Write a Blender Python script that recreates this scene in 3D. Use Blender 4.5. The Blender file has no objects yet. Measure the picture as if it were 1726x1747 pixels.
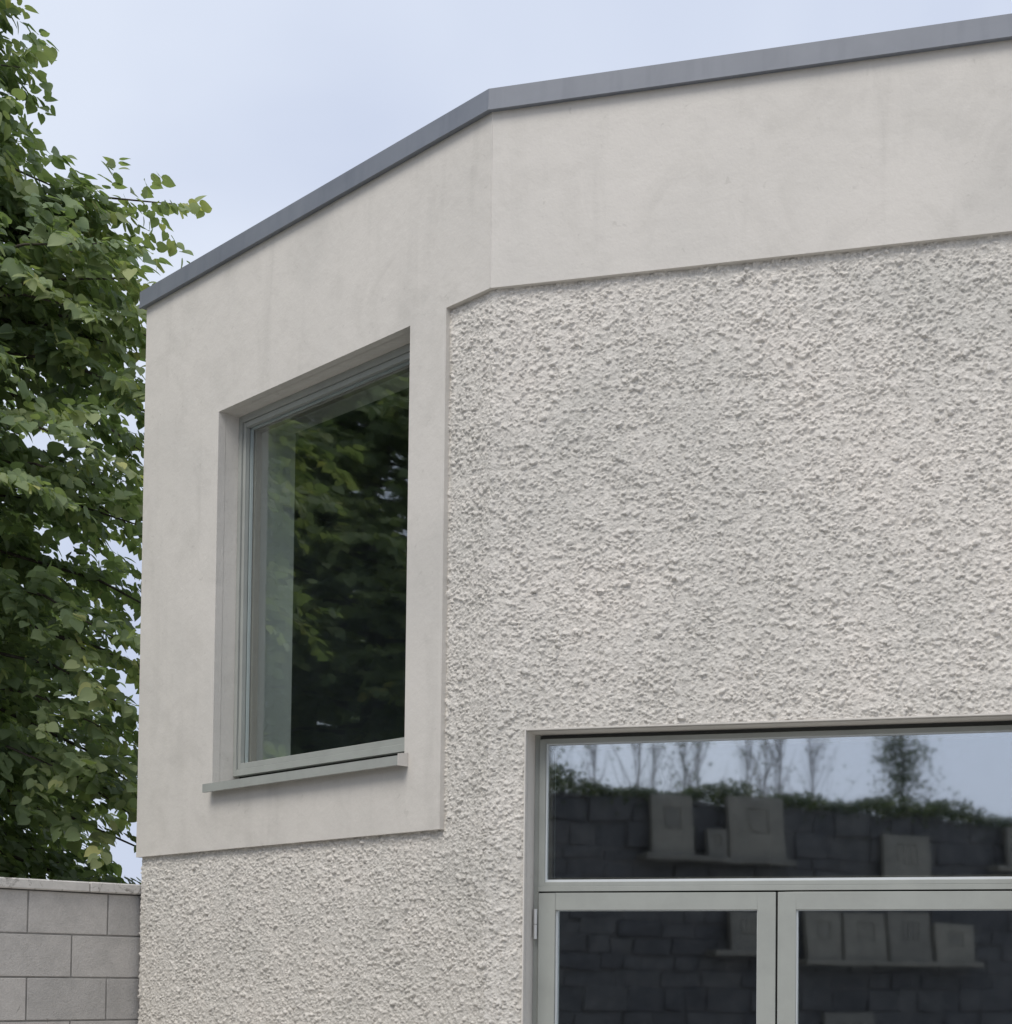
import bpy, math, random
import numpy as np
from mathutils import Vector, Matrix

random.seed(7)
rng = np.random.default_rng(11)
SC = bpy.context.scene
COL = SC.collection
R = math.radians

# ------------------------------------------------------------------ camera
EYE = 1.75
pitch, roll = R(1.96), R(.58)
c_, s_ = math.cos(pitch), math.sin(pitch)
cr, sr = math.cos(roll), math.sin(roll)
right = Vector((cr, -s_*sr, c_*sr)); up = Vector((-sr, -s_*cr, c_*cr)); fwd = Vector((0, c_, s_))
cam_d = bpy.data.cameras.new('camera'); cam = bpy.data.objects.new('camera', cam_d); COL.objects.link(cam)
cam_d.sensor_fit = 'HORIZONTAL'; cam_d.sensor_width = 36
cam_d.lens = 36*2700/1726
cam_d.shift_x = (863-972.256)/1726
cam_d.shift_y = (1580.187-873.5)/1726
cam_d.clip_start = .05; cam_d.clip_end = 2000
m = Matrix((right, up, -fwd)).transposed().to_4x4(); m.translation = Vector((0, 0, EYE))
cam.matrix_world = m
SC.camera = cam

# ------------------------------------------------------------------ sky
SUN_AZ, SUN_EL = (-.48, -.877), R(53)
world = bpy.data.worlds.new('World'); SC.world = world; world.use_nodes = True
wn, wl = world.node_tree.nodes, world.node_tree.links
wn.clear()
out = wn.new('ShaderNodeOutputWorld')
sky = wn.new('ShaderNodeTexSky'); sky.sky_type = 'NISHITA'; sky.sun_disc = False
sky.sun_elevation = SUN_EL; sky.sun_rotation = math.atan2(SUN_AZ[0], SUN_AZ[1])
sky.air_density = 1.0; sky.dust_density = 3.0
bg1 = wn.new('ShaderNodeBackground'); bg1.inputs['Strength'].default_value = .09
wl.new(sky.outputs[0], bg1.inputs['Color'])
tc = wn.new('ShaderNodeTexCoord')
nz = wn.new('ShaderNodeTexNoise'); nz.inputs['Scale'].default_value = 2.3; nz.inputs['Detail'].default_value = 5
nz.inputs['Roughness'].default_value = .45; nz.inputs['Distortion'].default_value = .5
wl.new(tc.outputs['Generated'], nz.inputs['Vector'])
rp = wn.new('ShaderNodeValToRGB'); rp.color_ramp.interpolation = 'EASE'
rp.color_ramp.elements[0].position = .36; rp.color_ramp.elements[0].color = (.555, .62, .785, 1)
rp.color_ramp.elements[1].position = .66; rp.color_ramp.elements[1].color = (.745, .805, .925, 1)
wl.new(nz.outputs[0], rp.inputs[0])
bg2 = wn.new('ShaderNodeBackground'); bg2.inputs['Strength'].default_value = 1.0
wl.new(rp.outputs[0], bg2.inputs['Color'])
mx = wn.new('ShaderNodeMixShader'); mx.inputs[0].default_value = .86
wl.new(bg1.outputs[0], mx.inputs[1]); wl.new(bg2.outputs[0], mx.inputs[2]); wl.new(mx.outputs[0], out.inputs['Surface'])

# ------------------------------------------------------------------ sun behind thin cloud
sd = bpy.data.lights.new('sun', 'SUN'); sd.energy = 1.9; sd.angle = R(30); sd.color = (1, .95, .875)
sun = bpy.data.objects.new('sun', sd); COL.objects.link(sun)
tosun = Vector((SUN_AZ[0]*math.cos(SUN_EL), SUN_AZ[1]*math.cos(SUN_EL), math.sin(SUN_EL)))
sun.rotation_euler = tosun.to_track_quat('Z', 'Y').to_euler()

vs = SC.view_settings
vs.view_transform = 'Standard'; vs.look = 'None'; vs.exposure = 0.17; vs.gamma = 1; vs.use_curve_mapping = False
SC.cycles.max_bounces = 10; SC.cycles.transparent_max_bounces = 16

# ------------------------------------------------------------------ helpers
def tag(o, label=None, cat=None, group=None, kind=None):
    if label: o['label'] = label
    if cat: o['category'] = cat
    if group: o['group'] = group
    if kind: o['kind'] = kind
    return o

def empty(name, loc=(0, 0, 0), rz=0, parent=None):
    o = bpy.data.objects.new(name, None); COL.objects.link(o); o.location = loc; o.rotation_euler.z = rz
    o.empty_display_size = .1
    if parent: o.parent = parent
    return o

def link(name, me, mat=None, parent=None):
    o = bpy.data.objects.new(name, me); COL.objects.link(o)
    if mat and not me.materials: me.materials.append(mat)
    if parent: o.parent = parent
    return o

def mesh_np(name, V, F, smooth=False):
    """V (n,3) F (m,k) numpy arrays"""
    V = np.asarray(V, np.float32); F = np.asarray(F, np.int32)
    me = bpy.data.meshes.new(name); k = F.shape[1]
    me.vertices.add(len(V)); me.vertices.foreach_set('co', V.ravel())
    me.loops.add(F.size); me.loops.foreach_set('vertex_index', F.ravel())
    me.polygons.add(len(F)); me.polygons.foreach_set('loop_start', np.arange(0, F.size, k, dtype=np.int32))
    me.polygons.foreach_set('use_smooth', np.full(len(F), smooth))
    me.update(calc_edges=True); me.validate()
    return me

class MB:
    def __init__(s): s.v = []; s.f = []
    def box(s, o, ax, ay, az):
        """parallelepiped from corner o with edge vectors"""
        o, ax, ay, az = map(Vector, (o, ax, ay, az))
        if ax.cross(ay).dot(az) < 0: ax, ay = ay, ax
        b = len(s.v)
        for k in range(8):
            s.v.append(o + ax*(k & 1) + ay*((k >> 1) & 1) + az*((k >> 2) & 1))
        for q in ((0, 2, 3, 1), (4, 5, 7, 6), (0, 1, 5, 4), (2, 6, 7, 3), (0, 4, 6, 2), (1, 3, 7, 5)):
            s.f.append([b+i for i in q])
    def tube(s, pts, rad, n=8):
        b = len(s.v); pts = [Vector(p) for p in pts]
        for i, p in enumerate(pts):
            d = (pts[min(i+1, len(pts)-1)] - pts[max(i-1, 0)]).normalized()
            a = d.orthogonal().normalized(); c = d.cross(a)
            r = rad[i] if hasattr(rad, '__len__') else rad
            for k in range(n):
                t = 2*math.pi*k/n; s.v.append(p + a*math.cos(t)*r + c*math.sin(t)*r)
        for i in range(len(pts)-1):
            for k in range(n):
                s.f.append([b+i*n+k, b+i*n+(k+1) % n, b+(i+1)*n+(k+1) % n, b+(i+1)*n+k])
        s.f.append([b+k for k in range(n)][::-1]); s.f.append([b+(len(pts)-1)*n+k for k in range(n)])
    def mesh(s, name, bevel=0, smooth=False):
        me = bpy.data.meshes.new(name); me.from_pydata([tuple(v) for v in s.v], [], s.f); me.update()
        if bevel:
            import bmesh
            bm = bmesh.new(); bm.from_mesh(me)
            bmesh.ops.remove_doubles(bm, verts=bm.verts, dist=1e-5)
            bmesh.ops.bevel(bm, geom=list(bm.edges), offset=bevel, segments=1, affect='EDGES', clamp_overlap=True)
            bm.to_mesh(me); bm.free()
        if smooth:
            for p in me.polygons: p.use_smooth = True
        return me
    def build(s, name, mat, parent=None, bevel=0, smooth=False):
        return link(name, s.mesh(name, bevel, smooth), mat, parent)

# ------------------------------------------------------------------ materials
class NT:
    def __init__(s, name):
        s.m = bpy.data.materials.new(name); s.m.use_nodes = True
        s.n = s.m.node_tree.nodes; s.l = s.m.node_tree.links
        s.b = s.n['Principled BSDF']; s.out = s.n['Material Output']
        s._co = None
    def co(s):
        if not s._co: s._co = s.n.new('ShaderNodeTexCoord')
        return s._co.outputs['Object']
    def geo(s):
        return s.n.new('ShaderNodeNewGeometry').outputs['Position']
    def mapping(s, src, scale=(1, 1, 1)):
        mp = s.n.new('ShaderNodeMapping'); mp.inputs['Scale'].default_value = scale; s.l.new(src, mp.inputs[0]); return mp.outputs[0]
    def noise(s, vec, scale, detail=4, rough=.55, dist=0):
        x = s.n.new('ShaderNodeTexNoise'); s.l.new(vec, x.inputs['Vector'])
        x.inputs['Scale'].default_value = scale; x.inputs['Detail'].default_value = detail
        x.inputs['Roughness'].default_value = rough; x.inputs['Distortion'].default_value = dist
        return x.outputs[0]
    def ramp(s, fac, stops):
        x = s.n.new('ShaderNodeValToRGB'); e = x.color_ramp.elements
        while len(e) < len(stops): e.new(.5)
        for el, (p, col) in zip(e, stops): el.position = p; el.color = (*col, 1) if len(col) == 3 else col
        s.l.new(fac, x.inputs[0]); return x.outputs[0]
    def mix(s, fac, a, b, mode='MIX'):
        x = s.n.new('ShaderNodeMix'); x.data_type = 'RGBA'; x.blend_type = mode
        for sock, val in ((x.inputs[0], fac), (x.inputs[6], a), (x.inputs[7], b)):
            if hasattr(val, 'links') or isinstance(val, bpy.types.NodeSocket): s.l.new(val, sock)
            elif isinstance(val, (int, float)): sock.default_value = val
            else: sock.default_value = (*val, 1)
        return x.outputs[2]
    def bump(s, h, strength, dist=.01, prev=None):
        x = s.n.new('ShaderNodeBump'); x.inputs['Strength'].default_value = strength; x.inputs['Distance'].default_value = dist
        s.l.new(h, x.inputs['Height'])
        if prev: s.l.new(prev, x.inputs['Normal'])
        return x.outputs[0]
    def set(s, color=None, rough=None, normal=None, spec=None, metal=None):
        for k, v in (('Base Color', color), ('Roughness', rough), ('Specular IOR Level', spec), ('Metallic', metal)):
            if v is None: continue
            if isinstance(v, bpy.types.NodeSocket): s.l.new(v, s.b.inputs[k])
            elif isinstance(v, (int, float)): s.b.inputs[k].default_value = v
            else: s.b.inputs[k].default_value = (*v, 1)
        if normal: s.l.new(normal, s.b.inputs['Normal'])
        return s.m

def g3(v, t=(1, .985, .955)): return (v*t[0], v*t[1], v*t[2])

def mat_smooth_render():
    t = NT('smooth_render'); p = t.geo()
    big = t.noise(p, 1.1, 4, .6, .6)
    col = t.ramp(big, [(.30, (.55, .528, .488)), (.5, (.605, .578, .533)), (.72, (.63, .60, .553))])
    streak = t.noise(t.mapping(p, (7, 7, .9)), 1.0, 5, .6, .3)           # run-down marks
    sm = t.ramp(streak, [(.56, (1, 1, 1)), (.76, (.91, .912, .91))])
    col = t.mix(1, col, sm, 'MULTIPLY')
    blot = t.noise(p, 3.2, 6, .65, 1.0)
    bm = t.ramp(blot, [(.50, (1, 1, 1)), (.72, (.885, .885, .88))])
    col = t.mix(.8, col, bm, 'MULTIPLY')
    fine = t.noise(p, 90, 3, .6)
    col = t.mix(1, col, t.ramp(fine, [(.3, (.965, .965, .965)), (.7, (1.0, 1.0, 1.0))]), 'MULTIPLY')
    spots = t.noise(p, 24, 2, .5, .8)
    col = t.mix(.55, col, t.ramp(spots, [(.70, (1, 1, 1)), (.76, (.80, .80, .79))]), 'MULTIPLY')
    n = t.bump(fine, .12, .004); n = t.bump(t.noise(p, 9, 4, .6), .22, .02, n)
    return t.set(col, .85, n, .25)

def mat_roughcast():
    t = NT('roughcast'); p = t.geo()
    a = t.noise(p, 1.3, 4, .6, .4)
    col = t.ramp(a, [(.3, (.615, .594, .547)), (.52, (.70, .668, .615)), (.72, (.74, .698, .64))])
    f = t.noise(p, 55, 3, .6)
    col = t.mix(1, col, t.ramp(f, [(.28, (.74, .74, .735)), (.55, (.96, .96, .96)), (.74, (1.12, 1.11, 1.10))]), 'MULTIPLY')
    n = t.bump(t.noise(p, 210, 4, .7), .6, .006); n = t.bump(t.noise(p, 95, 3, .6), .45, .008, n)
    return t.set(col, .9, n, .2)

def mat_paint(name, base, rough=.45, spec=.4, grime=.12):
    t = NT(name); p = t.geo()
    a = t.noise(p, 6, 5, .6)
    col = t.ramp(a, [(.3, tuple(x*(1-grime) for x in base)), (.6, base)])
    f = t.noise(p, 130, 2, .5)
    return t.set(col, t.ramp(a, [(.3, (rough+.1,)*3), (.7, (rough,)*3)]), t.bump(f, .05, .002), spec)

def mat_coping():
    t = NT('grey_coping_metal'); p = t.geo()
    a = t.noise(p, 2.2, 5, .6, .5)
    col = t.ramp(a, [(.3, (.145, .16, .188)), (.7, (.19, .206, .236))])
    st = t.noise(t.mapping(p, (14, 14, 1.5)), 1, 4)
    col = t.mix(1, col, t.ramp(st, [(.5, (1, 1, 1)), (.75, (.85, .86, .88))]), 'MULTIPLY')
    return t.set(col, t.ramp(a, [(.3, (.42,)*3), (.7, (.33,)*3)]), t.bump(t.noise(p, 3, 3), .05, .02), .55)

def mat_block():
    t = NT('concrete_block'); p = t.geo()
    oi = t.n.new('ShaderNodeObjectInfo')
    a = t.noise(p, 7, 6, .65)
    col = t.ramp(a, [(.28, (.41, .398, .38)), (.55, (.50, .483, .46)), (.8, (.54, .52, .495))])
    col = t.mix(1, col, t.ramp(oi.outputs['Random'], [(0, (.92, .92, .92)), (1, (1.06, 1.05, 1.04))]), 'MULTIPLY')
    f = t.noise(p, 120, 3, .7)
    col = t.mix(1, col, t.ramp(f, [(.3, (.86, .86, .86)), (.6, (1, 1, 1))]), 'MULTIPLY')
    dk = t.noise(t.mapping(p, (1, 1, .6)), 13, 5, .7, 1)
    col = t.mix(.75, col, t.ramp(dk, [(.68, (1, 1, 1)), (.75, (.42, .41, .40))]), 'MULTIPLY')
    return t.set(col, .9, t.bump(f, .6, .006, t.bump(t.noise(p, 35, 4, .7), .4, .012)), .2)

def mat_coping_stone():
    t = NT('concrete_coping'); p = t.geo()
    a = t.noise(p, 6, 6, .65, .4)
    col = t.ramp(a, [(.3, (.47, .455, .43)), (.6, (.60, .58, .545))])
    dk = t.noise(p, 10, 6, .7, 1.5)
    col = t.mix(.9, col, t.ramp(dk, [(.54, (1, 1, 1)), (.63, (.36, .35, .33))]), 'MULTIPLY')
    return t.set(col, .9, t.bump(t.noise(p, 60, 3), .3, .005), .2)

def mat_stone(name, lo, hi):
    t = NT(name); p = t.geo(); oi = t.n.new('ShaderNodeObjectInfo')
    a = t.noise(p, 6, 6, .7, .6)
    col = t.ramp(a, [(.3, lo), (.7, hi)])
    col = t.mix(1, col, t.ramp(oi.outputs['Random'], [(0, (.84, .84, .86)), (1, (1.18, 1.16, 1.12))]), 'MULTIPLY')
    return t.set(col, .9, t.bump(t.noise(p, 18, 5, .7), .5, .03), .2)

def mat_plain(name, col, rough=.8, spec=.3, var=.15, scale=4):
    t = NT(name); p = t.geo(); a = t.noise(p, scale, 5, .6)
    return t.set(t.ramp(a, [(.3, tuple(x*(1-var) for x in col)), (.7, col)]), rough, None, spec)

def mat_glass(name, base, tint=(.93, .975, .965), rough=.031):
    t = NT(name); n, l = t.n, t.l
    tr = n.new('ShaderNodeBsdfTransparent'); tr.inputs[0].default_value = (*tint, 1)
    gl = n.new('ShaderNodeBsdfGlossy'); gl.inputs['Roughness'].default_value = rough
    gl.inputs['Color'].default_value = (.97, .99, 1, 1)
    p = t.geo(); w = t.noise(p, 2.4, 2, .5)                                # slightly bowed panes
    b = t.bump(w, .02, .02); l.new(b, gl.inputs['Normal'])
    lw = n.new('ShaderNodeLayerWeight'); lw.inputs['Blend'].default_value = .5
    fr = n.new('ShaderNodeMath'); fr.operation = 'POWER'; fr.inputs[1].default_value = 5; l.new(lw.outputs['Facing'], fr.inputs[0])
    mr = n.new('ShaderNodeMapRange'); mr.inputs['From Min'].default_value = 0; mr.inputs['From Max'].default_value = 1
    mr.inputs['To Min'].default_value = base; mr.inputs['To Max'].default_value = 1
    l.new(fr.outputs[0], mr.inputs[0])
    ms = n.new('ShaderNodeMixShader'); l.new(mr.outputs[0], ms.inputs[0])
    l.new(tr.outputs[0], ms.inputs[1]); l.new(gl.outputs[0], ms.inputs[2]); l.new(ms.outputs[0], t.out.inputs['Surface'])
    return t.m

def mat_leaf(name, stops, trans=.42):
    t = NT(name)
    at = t.n.new('ShaderNodeAttribute'); at.attribute_name = 'tint'
    col = t.ramp(at.outputs['Fac'], stops)
    t.set(col, .58, None, .3)
    tl = t.n.new('ShaderNodeBsdfTranslucent')
    tcol = t.mix(1, col, (1.2, 1.3, .62), 'MULTIPLY'); t.l.new(tcol, tl.inputs[0])
    ms = t.n.new('ShaderNodeMixShader'); ms.inputs[0].default_value = trans
    t.l.new(t.b.outputs[0], ms.inputs[1]); t.l.new(tl.outputs[0], ms.inputs[2]); t.l.new(ms.outputs[0], t.out.inputs['Surface'])
    return t.m

def mat_bark():
    t = NT('bark'); p = t.geo(); a = t.noise(t.mapping(p, (12, 12, 2)), 1, 6, .7)
    return t.set(t.ramp(a, [(.3, (.05, .042, .035)), (.7, (.13, .115, .095))]), .9, t.bump(a, .6, .03), .2)

M = dict(
    smooth=mat_smooth_render(), rough=mat_roughcast(), coping=mat_coping(),
    frame=mat_paint('sage_grey_frame_paint', (.335, .35, .325), .42, .4),
    frame_in=mat_paint('inner_frame_wood', (.33, .285, .24), .5, .3),
    dark=mat_plain('black_gasket', (.03, .031, .03), .7, .2),
    gap_strip=mat_plain('grey_head_shade', (.11, .115, .11), .8, .2),  # door head strip only: shade of the rebate put into a dark grey
    spacer=mat_paint('pale_glazing_bead', (.62, .65, .66), .35, .5, .05),
    steel=mat_plain('satin_steel', (.55, .56, .56), .3, .6, .08),
    block=mat_block(), cap=mat_coping_stone(), mortar_d=mat_plain('dark_mortar', (.10, .10, .105), .95, .15, .4, 9), mortar=mat_plain('mortar', (.29, .28, .262), .95, .15, .3, 20),
    stone=mat_stone('dark_rubble_stone', (.040, .042, .048), (.085, .087, .092)),
    slab=mat_stone('pale_carved_stone', (.115, .115, .105), (.175, .172, .156)),
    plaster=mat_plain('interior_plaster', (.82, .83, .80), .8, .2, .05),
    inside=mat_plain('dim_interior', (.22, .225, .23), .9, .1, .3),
    ground=mat_plain('pale_concrete_ground', (.58, .555, .51), .95, .15, .3, 1.5),
    glass=mat_glass('door_glass', .46), glass_w=mat_glass('window_glass', .095, (.965, .99, .982), .02), glass_c=mat_glass('clear_glass', .03, (.98, .995, .99)), bark=mat_bark(),
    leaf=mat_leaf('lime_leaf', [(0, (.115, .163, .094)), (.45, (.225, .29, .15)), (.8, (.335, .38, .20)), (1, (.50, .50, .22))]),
    bract=mat_leaf('lime_bract', [(0, (.30, .36, .16)), (1, (.46, .48, .24))]),
    ivy=mat_leaf('ivy_leaf', [(0, (.022, .036, .018)), (.6, (.045, .066, .03)), (1, (.09, .11, .045))]),
)

# ------------------------------------------------------------------ the site
CN = Vector((-.361754, 6.5343, 0))
aR, aL = R(15.12), R(45.03)
eR = Vector((math.cos(aR), -math.sin(aR), 0)); nR = Vector((-math.sin(aR), -math.cos(aR), 0))
eL = Vector((-math.cos(aL), math.sin(aL), 0)); nL = Vector((-math.sin(aL), -math.cos(aL), 0))
nC = (nR+nL)/(1+nR.dot(nL))                     # mitre direction at the corner
LEND, REND = 2.804, 3.5                         # length of the two wall faces
def W(s, z, off):
    """point on the bent facade: s metres right (+) or left (-) of the corner, off metres proud of it"""
    if abs(s) < 1e-6: p = CN + nC*off
    elif s > 0: p = CN + eR*s + nR*off
    else: p = CN + eL*(-s) + nL*off
    return Vector((p.x, p.y, z))

gme = MB(); gme.box((-400, -400, -.5), (800, 0, 0), (0, 800, 0), (0, 0, .5))
tag(gme.build('ground', M['ground']), kind='structure')

def grid_solid(name, S, Z, mask, off0, off1, mat, parent, off_fn=None):
    """solid following the facade, made of the cells where mask(s, z) holds; front at off0, back at off1"""
    V = {}; vl = []; F = []
    def v(i, j, k):
        key = (i, j, k)
        if key not in V: V[key] = len(vl); vl.append(tuple(W(S[i], Z[j], (off0, off1)[k])))
        return V[key]
    ok = lambda i, j: 0 <= i < len(S)-1 and 0 <= j < len(Z)-1 and mask((S[i]+S[i+1])/2, (Z[j]+Z[j+1])/2)
    for i in range(len(S)-1):
        for j in range(len(Z)-1):
            if not ok(i, j): continue
            F.append((v(i, j, 0), v(i+1, j, 0), v(i+1, j+1, 0), v(i, j+1, 0)))
            F.append((v(i, j, 1), v(i, j+1, 1), v(i+1, j+1, 1), v(i+1, j, 1)))
            if not ok(i-1, j): F.append((v(i, j, 0), v(i, j+1, 0), v(i, j+1, 1), v(i, j, 1)))
            if not ok(i+1, j): F.append((v(i+1, j, 0), v(i+1, j, 1), v(i+1, j+1, 1), v(i+1, j+1, 0)))
            if not ok(i, j-1): F.append((v(i, j, 0), v(i, j, 1), v(i+1, j, 1), v(i+1, j, 0)))
            if not ok(i, j+1): F.append((v(i, j+1, 0), v(i+1, j+1, 0), v(i+1, j+1, 1), v(i, j+1, 1)))
    return link(name, mesh_np(name, vl, F), mat, parent)

# key dimensions
WT, WB, LB = 5.394, 4.645, 2.39                  # wall top, underside of smooth band, underside of window surround
PR = -.282                                       # right edge of the window surround
WU0, WU1, WZ0, WZ1 = -2.065, -.5265, 2.70, 4.637 # window opening
DU0, DU1, DZ1 = .173, 2.222, 2.781               # door opening
in_win = lambda s, z: WU0 < s < WU1 and WZ0 < z < WZ1
in_door = lambda s, z: DU0 < s < DU1 and z < DZ1

bld = empty('building', CN)
tag(bld, 'pale rendered building with bent facade, grey metal coping and roughcast lower walls', 'building')
bld.location = (0, 0, 0)

# core wall, smooth reveals
core = grid_solid('wall', [-LEND+.02, WU0, WU1, 0, DU0, DU1, REND], [0, WZ0, DZ1, WZ1, WT+.01],
                  lambda s, z: not in_win(s, z) and not in_door(s, z), -.042, -.46, M['smooth'], bld)
# smooth band and window surround
band = grid_solid('smooth_render_band', [-LEND, WU0, WU1, PR, 0, REND], [LB, WZ0, WZ1, WB, WT+.006],
                  lambda s, z: (z > WB or (s < PR and z > LB)) and not in_win(s, z), 0, -.044, M['smooth'], bld)
band['label'] = 'smooth cream render band framing the square window'

cb = MB(); cb.tube([tuple(W(0, WB+.002, -.0012)), tuple(W(0, WT, -.0012))], .0032, 8); cb.build('corner_bead', M['smooth'], band)

# roughcast: real relief
def vnoise(nx, ny, cell):
    gx, gy = int(nx/cell)+3, int(ny/cell)+3
    g = rng.random((gx, gy)); x = np.arange(nx)/cell; y = np.arange(ny)/cell
    xi, yi = x.astype(int), y.astype(int); fx, fy = x-xi, y-yi
    fx = fx*fx*(3-2*fx); fy = fy*fy*(3-2*fy)
    a = g[np.ix_(xi, yi)]; b = g[np.ix_(xi+1, yi)]; c = g[np.ix_(xi, yi+1)]; d = g[np.ix_(xi+1, yi+1)]
    fx = fx[:, None]; fy = fy[None, :]
    return a*(1-fx)*(1-fy)+b*fx*(1-fy)+c*(1-fx)*fy+d*fx*fy

RES = .003
S0, S1, Z0, Z1 = -2.83, 2.36, 1.36, 4.66
nx, ny = int((S1-S0)/RES), int((Z1-Z0)/RES)
H = (vnoise(nx, ny, 26)-.5)*.006 + (vnoise(nx, ny, 8)-.5)*.004
N = int((S1-S0)*(Z1-Z0)/(.0098**2))
px = rng.uniform(0, nx, N); py = rng.uniform(0, ny, N)
ra = rng.gamma(2.9, .0016, N).clip(.0032, .019)/RES; el = rng.uniform(.38, .9, N)
th = rng.normal(.12, .75, N); hh = rng.uniform(.0014, .0074, N)*(ra*RES/.0085)**.5
lob = rng.integers(3, 6, N); lph = rng.uniform(0, 6.28, N); lam = rng.uniform(.1, .38, N)
tx = rng.normal(0, .30, N); ty = rng.normal(-.22, .36, N)         # tilted flakes, lower lips proud
for k in range(N):
    r = ra[k]; q = int(r)+2; x0, y0 = int(px[k]), int(py[k])
    xa, xb, ya, yb = max(x0-q, 0), min(x0+q+1, nx), max(y0-q, 0), min(y0+q+1, ny)
    if xa >= xb or ya >= yb: continue
    X = (np.arange(xa, xb)-px[k])[:, None]; Y = (np.arange(ya, yb)-py[k])[None, :]
    c, s = math.cos(th[k]), math.sin(th[k])
    u = (X*c+Y*s)/r; v = (-X*s+Y*c)/(r*el[k]); d = (u*u+v*v)*(1+lam[k]*np.cos(lob[k]*np.arctan2(v, u)+lph[k]))
    base = H[min(x0, nx-1), min(y0, ny-1)]*.55
    cap = np.where(d < 1, base + hh[k]*(1-d**3.2)**.5 + (tx[k]*X+ty[k]*Y)*RES*.7, -1) if True else 0
    cap = np.nan_to_num(cap, nan=-1)
    H[xa:xb, ya:yb] = np.maximum(H[xa:xb, ya:yb], cap)
H += (vnoise(nx, ny, 1.6)-.5)*.0026
H -= H.mean(); H = H.clip(-.009, .015)

def lines(breaks, steps):
    o = [breaks[0]]
    for a, b, st in zip(breaks[:-1], breaks[1:], steps):
        n = max(1, round((b-a)/st)); o += [a+(b-a)*i/n for i in range(1, n+1)]
    return np.array(o)
Sl = lines([-LEND+.012, PR, 0, DU0-.004, DU1+.004, 2.34, REND], [.0045, .0036, .0031, .0031, .005, .012])
Zl = lines([0, 1.40, LB, DZ1+.004, WB], [.02, .0031, .0031, .0031])
def rough_h(Sg, Zg):
    x = nx-1.5-np.abs(nx-1.5-(Sg-S0)/RES); y = np.abs((Zg-Z0)/RES)   # mirrored past the ends
    xi, yi = x.astype(int), y.astype(int); xi = xi.clip(0, nx-2); yi = yi.clip(0, ny-2); fx, fy = x-xi, y-yi
    return (H[xi, yi]*(1-fx)*(1-fy)+H[xi+1, yi]*fx*(1-fy)+H[xi, yi+1]*(1-fx)*fy+H[xi+1, yi+1]*fx*fy)
Sg, Zg = np.meshgrid(Sl, Zl, indexing='ij')
Hg = rough_h(Sg, Zg) - .026
e3 = np.where(Sg[..., None] >= 0, np.array(eR)*1.0, -np.array(eL))
n3 = np.where(Sg[..., None] > 1e-6, np.array(nR), np.array(nL))
n3 = np.where(np.abs(Sg[..., None]) <= 1e-6, np.array(nC), n3)
Se = Sg + np.sign(Sg)*(-Hg)*math.tan(math.acos(nR.dot(nL))/2)*np.exp(-np.abs(Sg)/.06)   # keeps the set-back sheet from folding at the corner
Vg = np.array(CN) + e3*Se[..., None] + n3*Hg[..., None]; Vg[..., 2] += Zg
ii, jj = np.meshgrid(np.arange(len(Sl)-1), np.arange(len(Zl)-1), indexing='ij')
sc = (Sl[ii]+Sl[ii+1])/2; zc = (Zl[jj]+Zl[jj+1])/2
keep = ~((sc < PR) & (zc > LB)) & ~((sc > DU0-.004) & (sc < DU1+.004) & (zc < DZ1+.004))
ii, jj = ii[keep], jj[keep]; nz_ = len(Zl)
Fq = np.stack([ii*nz_+jj, (ii+1)*nz_+jj, (ii+1)*nz_+jj+1, ii*nz_+jj+1], 1)
used = np.unique(Fq); remap = np.zeros(len(Sl)*nz_, np.int32); remap[used] = np.arange(len(used))
rc = link('roughcast_render', mesh_np('roughcast_render', Vg.reshape(-1, 3)[used], remap[Fq], True), M['rough'], bld)
print('roughcast quads', len(Fq)); rc['label'] = 'coarse grey roughcast render with lumpy relief'

# stop beads round the door opening
sb = MB()
def fbox(mb, s0, s1, z0, z1, o0, o1):
    e, n = (eR, nR) if s1 > 0 else (-eL, nL)
    o = W(s0, z0, o1) if s0 != 0 else CN+Vector((0, 0, z0))
    mb.box(o, e*(s1-s0), Vector((0, 0, z1-z0)), n*(o0-o1))
fbox(sb, DU0-.006, DU0, 0, DZ1+.006, -.016, -.05); fbox(sb, DU1, DU1+.006, 0, DZ1+.006, -.016, -.05)
fbox(sb, DU0, DU1, DZ1, DZ1+.006, -.016, -.05)
sb.build('stop_bead', M['smooth'], bld)

# coping
cop = grid_solid('coping', [-LEND-.028, 0, REND+.03], [WT, WT+.087], lambda s, z: True, .028, -.52, M['coping'], bld)
cop['label'] = 'blue grey metal coping along the roof edge'
# drip fold along the coping foot
dr = grid_solid('drip_edge', [-LEND-.031, 0, REND+.033], [WT-.004, WT+.012], lambda s, z: True, .031, .020, M['coping'], cop)

# rest of the shell: returns, back, roof, floor
pL = CN+eL*LEND; pR = CN+eR*REND; bL = pL-nL*5.5; bR = pR-nR*5.5
def slab_wall(a, b, inward, th, z0, z1, name, mat):
    mb = MB(); mb.box((a.x, a.y, z0), b-a, inward*th, Vector((0, 0, z1-z0))); return mb.build(name, mat, bld)
slab_wall(pL-nL*.03+eL*-.02, bL-eL*.02, -eL, .3, 0, WT+.01, 'side_wall', M['smooth'])
slab_wall(pR-nR*.04, bR, -eR, .3, 0, WT+.01, 'side_wall', M['smooth'])
bd = (bR-bL).normalized(); slab_wall(bL, bR, Vector((bd.y, -bd.x, 0)), .3, 0, WT+.01, 'back_wall', M['smooth'])
def poly_prism(name, pts, z0, z1, mat):
    n = len(pts); V = [(p.x, p.y, z0) for p in pts]+[(p.x, p.y, z1) for p in pts]
    F = [list(range(n))[::-1], list(range(n, 2*n))]+[[i, (i+1) % n, (i+1) % n+n, i+n] for i in range(n)]
    me = bpy.data.meshes.new(name); me.from_pydata(V, [], F); me.update(); return link(name, me, mat, bld)
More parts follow.
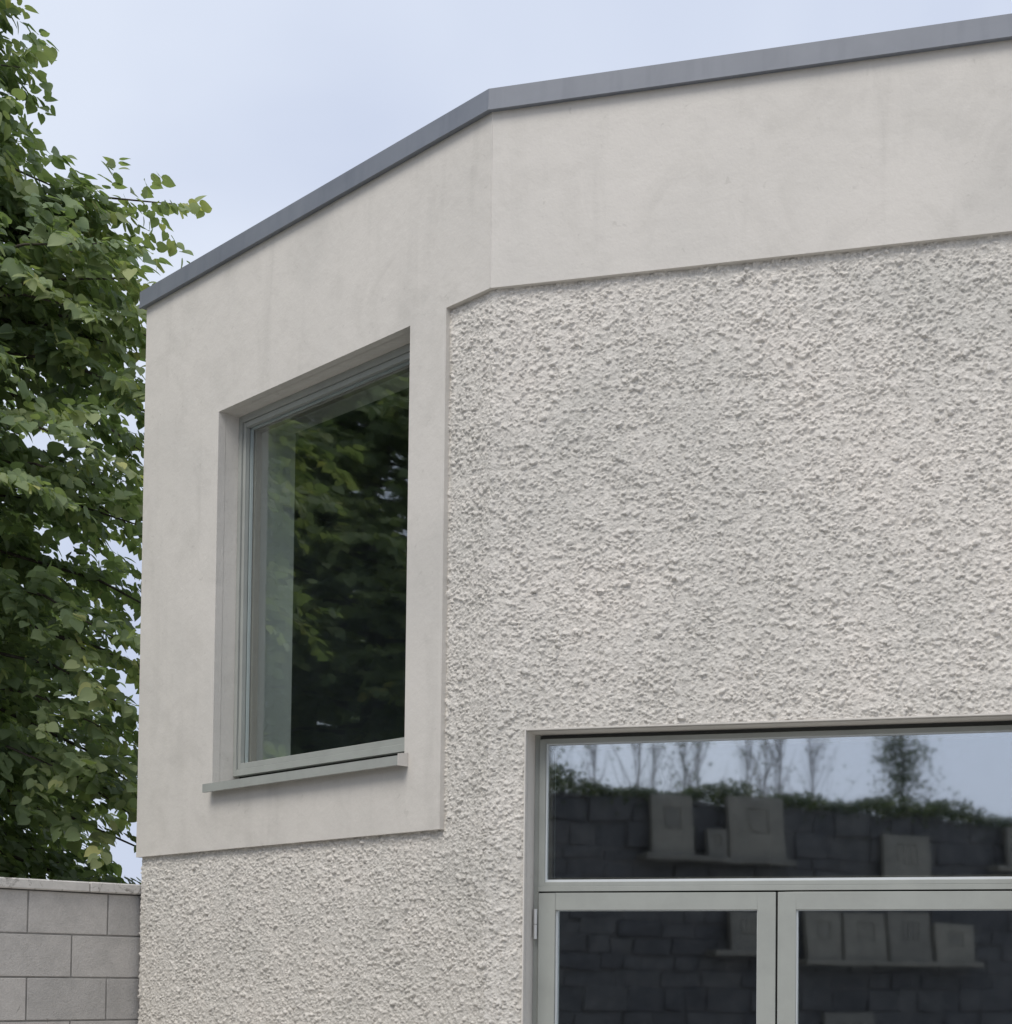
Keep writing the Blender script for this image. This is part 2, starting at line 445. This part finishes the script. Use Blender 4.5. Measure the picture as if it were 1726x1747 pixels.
inner = [pL-nL*.47-eL*.31, CN-nC*.47, pR-nR*.47-eR*.31, bR-eR*.31+nR*.4, bL-eL*.31+nL*.4]
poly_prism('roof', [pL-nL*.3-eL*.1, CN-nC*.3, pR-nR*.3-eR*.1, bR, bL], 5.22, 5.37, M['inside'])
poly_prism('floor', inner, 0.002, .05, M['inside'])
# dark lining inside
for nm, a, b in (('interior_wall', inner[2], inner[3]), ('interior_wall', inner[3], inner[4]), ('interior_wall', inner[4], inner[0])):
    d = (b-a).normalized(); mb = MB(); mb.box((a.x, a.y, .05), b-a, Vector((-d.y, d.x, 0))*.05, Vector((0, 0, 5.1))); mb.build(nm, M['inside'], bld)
mb = MB()
mb.box(W(.3, .05, -.461), eR*0+eR*1e-3, -nR*1e-3, Vector((0, 0, .01)))

# ------------------------------------------------------------------ window in the angled wall
def ring(mb, s0, s1, z0, z1, wl, wr, wb_, wt_, o0, o1):
    fbox(mb, s0, s0+wl, z0, z1, o0, o1); fbox(mb, s1-wr, s1, z0, z1, o0, o1)
    fbox(mb, s0+wl, s1-wr, z0, z0+wb_, o0, o1); fbox(mb, s0+wl, s1-wr, z1-wt_, z1, o0, o1)
win = empty('window', (0, 0, 0), parent=bld)
win['label'] = 'large fixed window with sage grey frame in the angled wall'
f = MB(); ring(f, WU0, WU1, 2.776, WZ1, .030, .030, .033, .034, -.120, -.205); f.build('frame', M['frame'], win, .0015)
f = MB(); ring(f, WU0+.032, WU1-.032, 2.811, WZ1-.036, .026, .026, .029, .026, -.128, -.150); f.build('sash', M['frame'], win, .0015)
f = MB(); ring(f, WU0+.030, WU1-.030, 2.808, WZ1-.034, .040, .040, .044, .040, -.180, -.215); f.build('inner_frame', M['frame_in'], win, .001)
f = MB(); ring(f, WU0+.052, WU1-.052, 2.834, WZ1-.056, .012, .012, .012, .012, -.156, -.170); f.build('glazing_spacer', M['spacer'], win)
f = MB(); fbox(f, WU0+.034, WU1-.034, 2.813, WZ1-.038, -.150, -.154)
gp = f.build('pane', M['glass_w'], win)
f = MB(); fbox(f, WU0+.034, WU1-.034, 2.813, WZ1-.038, -.172, -.176)
f.build('inner_pane', M['glass_c'], win)
f = MB(); fbox(f, WU0, WU1, 2.71, 2.776, -.160, -.20); f.build('packer', M['dark'], win)
# sill: folded metal with sloping top
def profile(name, s0, s1, prof, mat, parent):
    n = len(prof); V = [tuple(W(s, z, o)) for s in (s0, s1) for o, z in prof]
    F = [list(range(n)), list(range(n, 2*n))[::-1]]+[[i, i+n, (i+1) % n+n, (i+1) % n] for i in range(n)]
    me = bpy.data.meshes.new(name); me.from_pydata(V, [], F); me.update()
    import bmesh
    bm = bmesh.new(); bm.from_mesh(me); bmesh.ops.recalc_face_normals(bm, faces=bm.faces); bm.to_mesh(me); bm.free()
    return link(name, me, mat, parent)
sill = profile('sill', -2.068, -.503, [(.055, 2.679), (.055, 2.721), (-.158, 2.752), (-.158, 2.700), (.040, 2.690), (.040, 2.679)], M['frame'], win)
profile('end_stop', -.5029, -.499, [(.056, 2.677), (.056, 2.729), (.001, 2.738), (.001, 2.677)], M['smooth'], win)
# plastered inner reveals
f = MB(); fbox(f, WU0-.0, WU0+.004, WZ0+.12, WZ1, -.206, -.47)
f.build('inner_reveal', M['plaster'], win)

# ------------------------------------------------------------------ glazed double doors
GO = -.14
dfr = MB()
fbox(dfr, DU0+.022, DU1-.022, DZ1-.020, DZ1-.0006, GO-.05, -.23); fbox(dfr, DU0, DU0+.022, .0, DZ1, GO-.016, -.23); fbox(dfr, DU1-.022, DU1, 0, DZ1, GO-.016, -.23)
ds = empty('door_screen', (0, 0, 0), parent=bld); ds['label'] = 'sage grey door frame with wide transom light above the double doors'
dfr.build('frame', M['frame'], ds, .0012)
f = MB(); ring(f, DU0+.022, DU1-.022, 2.143, DZ1-.020, .028, .028, .018, .019, GO-.006, -.20); f.build('transom_frame', M['frame'], ds, .0012)
f = MB(); fbox(f, DU0+.022, DU1-.022, 2.121, 2.1425, GO-.003, -.21); f.build('transom_bar', M['frame'], ds, .0012)
f = MB(); ring(f, DU0+.050, DU1-.050, 2.161, DZ1-.039, .005, .005, .010, .004, GO-.014, GO-.026); f.build('glazing_bead', M['spacer'], ds)
f = MB(); ring(f, DU0+.050, DU1-.050, 2.161, DZ1-.039, .022, .022, .020, .020, GO-.036, GO-.07); f.build('inner_bead', M['frame_in'], ds)
f = MB(); fbox(f, DU0+.042, DU1-.042, 2.155, DZ1-.032, GO-.026, GO-.030); f.build('transom_pane', M['glass'], ds)
f = MB(); fbox(f, DU0+.0, DU0+.004, .05, DZ1, -.231, -.47); f.build('inner_reveal', M['plaster'], ds)
f = MB(); fbox(f, DU0+.022, DU1-.022, DZ1-.020, DZ1-.0005, GO-.03, GO-.0495); f.build('head_shade_strip', M['gap_strip'], ds)  # added strip, coloured dark to stand for the shade in the head rebate
f = MB(); fbox(f, DU0+.022, DU1-.022, 2.112, 2.121, GO-.03, -.2); f.build('gap_strip', M['dark'], ds)
def door_leaf(s0, s1, lab, hs):
    d = empty('door', (0, 0, 0), parent=bld); d['label'] = lab
    f = MB(); ring(f, s0, s1, .06, 2.114, .073, .074, .12, .071, GO, GO-.062); f.build('leaf_frame', M['frame'], d, .0014)
    f = MB(); ring(f, s0+.073, s1-.074, .18, 2.043, .006, .003, .006, .003, GO-.012, GO-.05); f.build('glazing_bead', M['spacer'], d)
    f = MB(); fbox(f, s0+.066, s1-.066, .175, 2.05, GO-.028, GO-.032); f.build('pane', M['glass'], d)
    for z in (1.922, 1.05, .25):
        h = MB(); n_ = hs
        p = W(n_, z, GO+.008); h.tube([p, p+Vector((0, 0, .060))], .0072, 10); p2 = p+Vector((0, 0, .063)); h.tube([p2, p2+Vector((0, 0, .062))], .0072, 10)
        h.build('hinge', M['steel'], d, 0, False)
    return d
door_leaf(.199, 1.1925, 'left glazed leaf of the double doors, with steel hinge', .1885)
door_leaf(1.2005, 2.196, 'right glazed leaf of the double doors', 2.2065)
f = MB(); fbox(f, 1.150, 1.245, .06, 2.112, GO-.064, GO-.07); f.build('meeting_strip', M['dark'], ds)
for a, b in ((DU0+.0221, .1985), (2.1965, DU1-.0221)):
    f = MB(); fbox(f, a, b, .05, 2.112, GO-.05, GO-.06); f.build('gap_strip', M['dark'], ds)

# ------------------------------------------------------------------ concrete block boundary wall
gd = Vector((.7071068, .7071068, 0)); gn = Vector((.7071068, -.7071068, 0)); gX = Vector((-2.625, 8.27, 0))
bw = empty('boundary_wall', gX); tag(bw, 'grey concrete block boundary wall with pale coping beside the building', 'wall')
bw.matrix_world = Matrix(((gd.x, gn.x, 0, gX.x), (gd.y, gn.y, 0, gX.y), (0, 0, 1, 0), (0, 0, 0, 1)))   # local x along wall, y towards the yard
T0, T1 = -4.45, 1.6
mb = MB(); mb.box((T0, -.215, 0), (T1-T0, 0, 0), (0, .2105, 0), (0, 0, 2.186)); core_w = mb.build('mortar_core', M['mortar'], bw)
bmes = []
for k in range(4):
    b = MB(); b.box((0, -.03, 0), (.4395, 0, 0), (0, .03, 0), (0, 0, .2155)); bmes.append(b.mesh('concrete_block', .0025)); bmes[-1].materials.append(M['block'])
row = 0; z = 2.188-.2245
while z > -.1:
    t = (-.22 if row % 2 == 0 else .025)
    while t > T0: t -= .4485
    t += .4485
    while t+.4485 < T1:
        o = bpy.data.objects.new('concrete_block', bmes[random.randrange(4)]); COL.objects.link(o); o.parent = bw
        o.location = (t+.0045, random.uniform(-.002, .002), z+.0045); o.rotation_euler.z = random.uniform(-.004, .004)
        t += .4485
    z -= .2245; row += 1
t = T0; first = True
while t < T1:
    ln = .60 if not first else (.11-T0) % .6; first = False
    if ln > .05:
        b = MB(); b.box((t+.002, -.245, 2.190), (min(ln, T1-t)-.004, 0, 0), (0, .272, 0), (0, 0, .055+random.uniform(-.002, .002)))
        b.build('coping_stone', M['cap'], bw, .006)
    t += ln
mb = MB(); mb.box((T0, -.2, 2.1862), (T1-T0, 0, 0), (0, .196, 0), (0, 0, .0036)); mb.build('bedding', M['dark'], bw)

# ------------------------------------------------------------------ trees
_h = [(.20, -.11, .03), (.41, .02, .06), (.50, .25, .08), (.45, .50, .06), (.27, .76, 0), (.07, .97, -.08)]
LT = np.array([(0, 0, 0), (0, .26, -.01), (0, .52, -.02), (0, 1.06, -.12)]+_h+[(-x, y, z) for x, y, z in _h])
LF = np.array([(0, 4, 5, 1), (1, 5, 6, 2), (2, 6, 7, 8), (2, 8, 9, 3), (0, 1, 11, 10), (1, 2, 12, 11), (2, 14, 13, 12), (2, 3, 15, 14)])
def norm(a): return a/np.maximum(np.linalg.norm(a, axis=-1, keepdims=True), 1e-9)
def leaves_mesh(name, P, D, Nn, size, tint, mat, tmpl=LT, faces=LF):
    D = norm(D); Nn = norm(Nn - (Nn*D).sum(-1, keepdims=True)*D); X = np.cross(D, Nn)
    L = tmpl[None]*size[:, None, None]
    V = P[:, None]+L[..., 0:1]*X[:, None]+L[..., 1:2]*D[:, None]+L[..., 2:3]*Nn[:, None]
    n, k = len(P), len(tmpl)
    F = (faces[None]+(np.arange(n)*k)[:, None, None]).reshape(-1, 4)
    me = mesh_np(name, V.reshape(-1, 3), F, True)
    at = me.attributes.new('tint', 'FLOAT', 'POINT'); at.data.foreach_set('value', np.repeat(tint, k).astype(np.float32))
    me.materials.append(mat); return me

def crown_r(z):
    return np.interp(z, [1.2, 2.0, 3.5, 4.6, 5.3, 6.0, 6.5, 7.0, 7.5, 8.1, 9.2, 10.2], [1.2, 1.9, 2.05, 1.95, 1.9, 2.1, 1.8, 1.35, 1.05, .75, .45, .1])

def make_lime():
    r_ = np.random.default_rng(5)
    tr = MB(); pts = [(0, 0, -.05)]
    for k in range(1, 9): pts.append((.06*math.sin(k), .06*math.cos(k*1.7), k*1.2))
    tr.tube(pts, [.17, .155, .14, .12, .10, .08, .06, .04, .015], 10)
    br = MB(); P = []; D = []; Nn = []; Sz = []; Ti = []; BP = []; BD = []
    EX = {130: (-.70, 2.0), 134: (-.50, 1.9), 138: (-.78, 1.95), 142: (-.60, 1.75), 146: (-.85, 1.7), 152: (-.60, 1.85), 155: (-.5, 1.35)}
    NB = 236
    for b in range(NB):
        z0 = 1.3+8.2*((b+r_.random())/NB)
        az = b*2.39996+r_.normal(0, .25); L = crown_r(z0+.25)*r_.uniform(.80, 1.10)
        if b in EX: az, L = EX[b]
        d = np.array([math.cos(az), math.sin(az), 0]); lat = np.array([-d[1], d[0], 0])
        rise = .5 if b in (152, 155) else r_.uniform(.9, 2.2) if z0 > 8.4 else r_.uniform(.15, .45) if z0 > 4 else r_.uniform(-.05, .3)
        bend = r_.normal(0, .18)
        def path(t): return np.array([0, 0, z0])+d*L*t+lat*bend*L*t*t+np.array([0, 0, rise*L*t-.42*L*t*t*(.6 if z0 > 6 else 1)])
        br.tube([path(t) for t in (0, .35, .7, 1)], [.022*L/2+.008, .014, .009, .004], 5)
        ns = int(6+L*8)
        for s in range(ns):
            t = .18+.84*(s+r_.random()*.8)/ns; p0 = path(min(t, 1.0)); side = 1 if s % 2 else -1
            sd_ = norm(d*r_.uniform(.35, 1)+lat*side*r_.uniform(.3, 1)+np.array([0, 0, r_.normal(.05, .28)]))
            ln = r_.uniform(.28, .62)*(1 if t < .85 else .75)
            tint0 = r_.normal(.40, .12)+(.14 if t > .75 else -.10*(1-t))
            nl = int(ln/.027)
            for q in range(nl):
                u = (q+.5)/nl; p = p0+sd_*ln*u+np.array([0, 0, -.28*ln*u*u])
                cross = norm(np.cross(sd_, (0, 0, 1.))); sg = 1 if q % 2 else -1
                ld = norm(sd_*.55+cross*sg*r_.uniform(.4, 1)+np.array([0, 0, -r_.uniform(.1, .9)])+r_.normal(0, .25, 3))
                P.append(p+ld*.025); D.append(ld)
                Nn.append(np.array([0, 0, .75])+d*.55+r_.normal(0, .38, 3))
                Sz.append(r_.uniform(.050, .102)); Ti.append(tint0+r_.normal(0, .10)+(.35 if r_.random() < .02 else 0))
                if r_.random() < .055 and t > .55:
                    BP.append(p); BD.append(np.array([0, 0, -1.])+r_.normal(0, .35, 3)+d*.3)
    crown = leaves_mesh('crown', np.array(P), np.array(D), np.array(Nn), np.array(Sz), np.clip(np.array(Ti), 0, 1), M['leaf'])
    BT = np.array([(-.09, 0, 0), (.09, 0, 0), (.13, .45, .03), (-.13, .45, .03), (.07, 1, -.05), (-.07, 1, -.05)]); BF = np.array([(0, 1, 2, 3), (3, 2, 4, 5)])
    BP, BD = np.array(BP), np.array(BD)
    bract = leaves_mesh('bracts', BP, BD, r_.normal(0, 1, BP.shape), r_.uniform(.07, .11, len(BP)), r_.random(len(BP)), M['bract'], BT, BF)
    print('lime leaves', len(P))
    tm = tr.mesh('trunk', 0, True); tm.materials.append(M['bark']); bm_ = br.mesh('branches', 0, True); bm_.materials.append(M['bark'])
    return dict(trunk=tm, branches=bm_, crown=crown, bracts=bract)
lime = make_lime()
def place_lime(loc, rz, sc, label):
    t = empty('lime_tree', loc, rz); t.scale = (sc,)*3
    for k, me in lime.items():
        o = link(k, me, None, t)
        if k in ('bracts', 'branches', 'crown'): o['kind'] = 'stuff'
    return tag(t, label, 'tree', 'lime trees behind the boundary wall')
place_lime((-4.62, 10.35, 0), .6, 1.0, 'leafy green lime tree rising behind the block wall at left')
place_lime((-6.3, 14.2, 0), 5.2, .95, 'hidden lime tree standing behind the one at the block wall')
place_lime((-8.3, 8.3, 0), 2.7, 1.0, 'lime tree mirrored in the square upper window')
place_lime((-11.2, 10.6, 0), 4.4, 1.12, 'farther lime tree mirrored behind the other in the upper window')

# ------------------------------------------------------------------ what the door glass mirrors: rubble wall, slabs, saplings
sO = Vector((-2.079, -.758, 0)); sd_ = Vector((.5362, -.8441, 0)).normalized(); sn = Vector((.8441, .5362, 0)).normalized()
rw = empty('rubble_wall'); tag(rw, 'tall dark rubble stone wall mirrored in the door glass', 'wall')
rw.matrix_world = Matrix(((sd_.x, sn.x, 0, sO.x), (sd_.y, sn.y, 0, sO.y), (0, 0, 1, 0), (0, 0, 0, 1)))
mb = MB(); mb.box((-6.9, -.5, 0), (13.5, 0, 0), (0, .488, 0), (0, 0, 3.28)); mb.build('mortar_core', M['mortar_d'], rw)
smes = []
for k in range(6):
    b = MB(); b.box((0, -.06, 0), (1, 0, 0), (0, .06, 0), (0, 0, 1)); 
    me = b.mesh('stone'); 
    import bmesh
    bm = bmesh.new(); bm.from_mesh(me); bmesh.ops.remove_doubles(bm, verts=bm.verts, dist=1e-5)
    bmesh.ops.bevel(bm, geom=list(bm.edges), offset=.035, segments=1, affect='EDGES')
    for v in bm.verts: v.co += Vector((random.uniform(-.05, .05), random.uniform(-.012, .012), random.uniform(-.06, .06)))
    bm.to_mesh(me); bm.free(); me.materials.append(M['stone']); smes.append(me)
count = 0; rest = MB()
z = 0.02
while z < 3.27:
    hrow = min(random.uniform(.10, .22), 3.30-z); t = -6.9+random.random()*.2
    while t < 6.4:
        w_ = random.uniform(.18, .48)
        if -2.9 < t < 3.4 and z > 1.15 and count < 300:
            o = bpy.data.objects.new('stone', random.choice(smes)); COL.objects.link(o); o.parent = rw
            o.location = (t, random.uniform(-.005, .02), z); o.scale = (w_-.006, 1, hrow-.004+random.uniform(-.02, .012)); o.rotation_euler.y = random.uniform(-.05, .05); count += 1
        else: rest.box((t, -.06, z), (w_-.015, 0, 0), (0, .06+random.uniform(-.005, .02), 0), (0, 0, hrow-.012))
        t += w_
    z += hrow
ro = rest.build('stonework', M['stone'], rw); ro['kind'] = 'stuff'
print('stones', count)

def ledge(t0, t1, z, lab):
    o = MB(); o.box((0, 0, -.05), (t1-t0, 0, 0), (0, .17, 0), (0, 0, .05))
    l = o.build('stone_ledge', M['slab'], None, .004); p = sO+sd_*t0+sn*.02; l.location = (p.x, p.y, z); l.rotation_euler.z = math.atan2(sd_.y, sd_.x)
    tag(l, lab, 'shelf', 'ledges on the rubble wall')
ledge(-1.53, -.03, 2.82, 'upper stone ledge carrying three slabs, mirrored in the transom glass')
ledge(.08, 2.12, 1.965, 'lower stone ledge carrying four slabs, mirrored in the right door leaf')
ledge(-.85, -.22, 2.035, 'short stone ledge mirrored in the left door leaf')
ledge(2.3, 3.3, 2.87, 'stone ledge mirrored at the right end of the transom glass')
ledge(.92, 1.62, 2.665, 'small stone ledge above the four slabs, mirrored in the transom glass')
ledge(.25, 1.1, 1.10, 'lowest stone ledge mirrored at the foot of the right door leaf')
def slab(t0, t1, z0, z1, motif, lab, rise=0):
    w_, h_ = t1-t0, z1-z0
    e = empty('carved_slab'); p = sO+sd_*t0+sn*.135
    lean = -.10
    e.matrix_world = Matrix.Translation((p.x, p.y, z0+.002)) @ Matrix.Rotation(math.atan2(sd_.y, sd_.x), 4, 'Z') @ Matrix.Rotation(-lean, 4, 'X')
    a, b = .30*w_, .72*w_; c, d = .40*h_, .80*h_
    m_ = MB()
    m_.box((0, -.05, 0), (w_, 0, 0), (0, .038, 0), (0, 0, h_))
    m_.box((0, -.0121, 0), (w_, 0, 0), (0, .012, 0), (0, 0, c)); m_.box((0, -.0121, d), (w_, 0, 0), (0, .012, 0), (0, 0, h_-d))
    m_.box((0, -.0121, c), (a, 0, 0), (0, .012, 0), (0, 0, d-c)); m_.box((b, -.0121, c), (w_-b, 0, 0), (0, .012, 0), (0, 0, d-c))
    m_.build('slab', M['slab'], e)
    q = MB()
    if motif == 0: q.box((a+.02, -.0118, c+.02), (b-a-.04, 0, 0), (0, .006, 0), (0, 0, d-c-.04))
    elif motif == 1:
        for k in range(3): q.box((a+.01+(b-a)*k/3, -.0118, c+.01), ((b-a)/4, 0, 0), (0, .008, 0), (0, 0, (d-c)*.9))
    else: q.tube([( (a+b)/2, -.013, (c+d)/2), ((a+b)/2, -.002, (c+d)/2)], min(b-a, d-c)*.42, 12)
    q.build('carving', M['slab'], e)
    tag(e, lab, 'stone slab', 'carved slabs on the ledges')
slab(-1.45, -1.04, 2.82, 3.33, 0, 'pale slab with square carving at the left end of the upper ledge')
slab(-.90, -.71, 2.82, 3.05, 0, 'smallest slab between two larger ones on the upper ledge')
slab(-.68, -.09, 2.82, 3.37, 2, 'widest slab with round carving at the right end of the upper ledge')
slab(1.0, 1.53, 2.665, 3.12, 1, 'single slab standing alone, mirrored in the middle of the transom glass')
slab(2.48, 3.0, 2.87, 3.27, 0, 'slab mirrored at the right edge of the transom glass')
slab(.13, .52, 1.965, 2.38, 2, 'first of four slabs on the lower ledge, nearest the meeting stile')
slab(.56, 1.02, 1.965, 2.38, 0, 'second of four slabs on the lower ledge, with square carving')
slab(1.06, 1.54, 1.965, 2.40, 1, 'third of four slabs on the lower ledge')
slab(1.60, 2.05, 1.965, 2.31, 0, 'last and lowest of four slabs on the lower ledge')
slab(-.66, -.30, 2.035, 2.36, 1, 'slab mirrored at the right side of the left door leaf')
slab(.36, .90, 1.10, 1.49, 0, 'slab mirrored at the foot of the right door leaf')

# ivy along the wall head
r_ = np.random.default_rng(3); n = 16000
t = r_.uniform(-5, 5.5, n); hgt = .05+.10*np.abs(np.sin(t*2.1)+np.sin(t*5.3+1)*.6)*r_.random(n)
zz = 3.27+hgt*1.3-np.where(r_.random(n) < .3, r_.exponential(.09, n), 0); oo = r_.uniform(-.45, .06, n)
P = np.array(sO)+np.array(sd_)*t[:, None]+np.array(sn)*oo[:, None]; P[:, 2] = zz
iv = leaves_mesh('ivy', P, np.array(sn)*.6+r_.normal(0, .6, (n, 3)), np.array([0, 0, .7])+np.array(sn)*.6+r_.normal(0, .5, (n, 3)), r_.uniform(.018, .045, n), r_.random(n), M['ivy'])
tag(link('ivy', iv), 'dark ivy trailing along the head of the rubble wall', 'ivy', kind='stuff')

# young trees beyond the wall
def make_sapling(seed, h, nl, spread):
    r_ = np.random.default_rng(seed); st = MB(); P = []; D = []
    st.tube([(0, 0, 0), (.05, .02, h*.4), (.02, -.03, h*.75), (0, 0, h)], [.026, .018, .010, .003], 6)
    for k in range(46):
        z0 = h*(.35+.62*r_.random()); az = r_.random()*6.28; L = spread*(1.15-z0/h)*r_.uniform(.6, 1.4)
        d = np.array([math.cos(az)*.45, math.sin(az)*.45, 1]); d /= np.linalg.norm(d)
        st.tube([np.array([0, 0, z0]), np.array([0, 0, z0])+d*L*.5, np.array([0, 0, z0])+d*L+r_.normal(0, .04, 3)], [.006, .004, .0015], 4)
        for q in range(nl):
            P.append(np.array([0, 0, z0])+d*L*r_.uniform(.25, 1)+r_.normal(0, .07, 3)); D.append(r_.normal(0, 1, 3)+np.array([0, 0, -.5]))
    n = len(P); cm = leaves_mesh('crown', np.array(P), np.array(D), r_.normal(0, 1, (n, 3))+np.array([0, 0, .6]), r_.uniform(.02, .042, n), r_.random(n), M['ivy'])
    sm = st.mesh('trunk', 0, True); sm.materials.append(M['bark']); return sm, cm
saps = [make_sapling(1, 6.0, 3, 1.3), make_sapling(2, 5.4, 7, 1.1), make_sapling(4, 5.4, 75, 1.5)]
spots = [(-4.3, -2.0, 0), (-3.7, -3.2, 1), (-3.2, -2.2, 0), (-2.7, -3.6, 0), (-2.2, -2.4, 1), (-1.75, -3.0, 0), (-1.2, -2.2, 0), (-.8, -3.8, 0), (-.4, -2.5, 1), (.15, -3.2, 0), (.6, -2.3, 0), (1.1, -3.6, 0), (2.5, -2.6, 2), (-4.9, -2.6, 1), (-3.45, -2.7, 0), (-2.45, -3.1, 0), (-1.45, -3.9, 1), (-.1, -3.7, 0), (.85, -2.9, 1), (1.5, -2.9, 0)]
names = ['first', 'second', 'third', 'fourth', 'fifth', 'sixth', 'seventh', 'eighth', 'ninth', 'tenth', 'eleventh', 'twelfth', 'thirteenth', 'fourteenth', 'fifteenth', 'sixteenth', 'seventeenth', 'eighteenth', 'nineteenth']
spots = [(a+.9, o, k) for a, o, k in spots]
spots.sort(key=lambda a: (a[2] == 2, a[0]))
for i, (t, o, k) in enumerate(spots):
    p = sO+sd_*t+sn*o; e = empty('young_tree', (p.x, p.y, 0), i*1.3)
    link('trunk', saps[k][0], None, e); link('crown', saps[k][1], None, e)
    tag(e, ('bushiest young tree, right of the thin ones mirrored in the transom glass' if k == 2 else '%s thin young tree from the left mirrored in the transom glass' % names[i]), 'tree', 'young trees beyond the rubble wall')
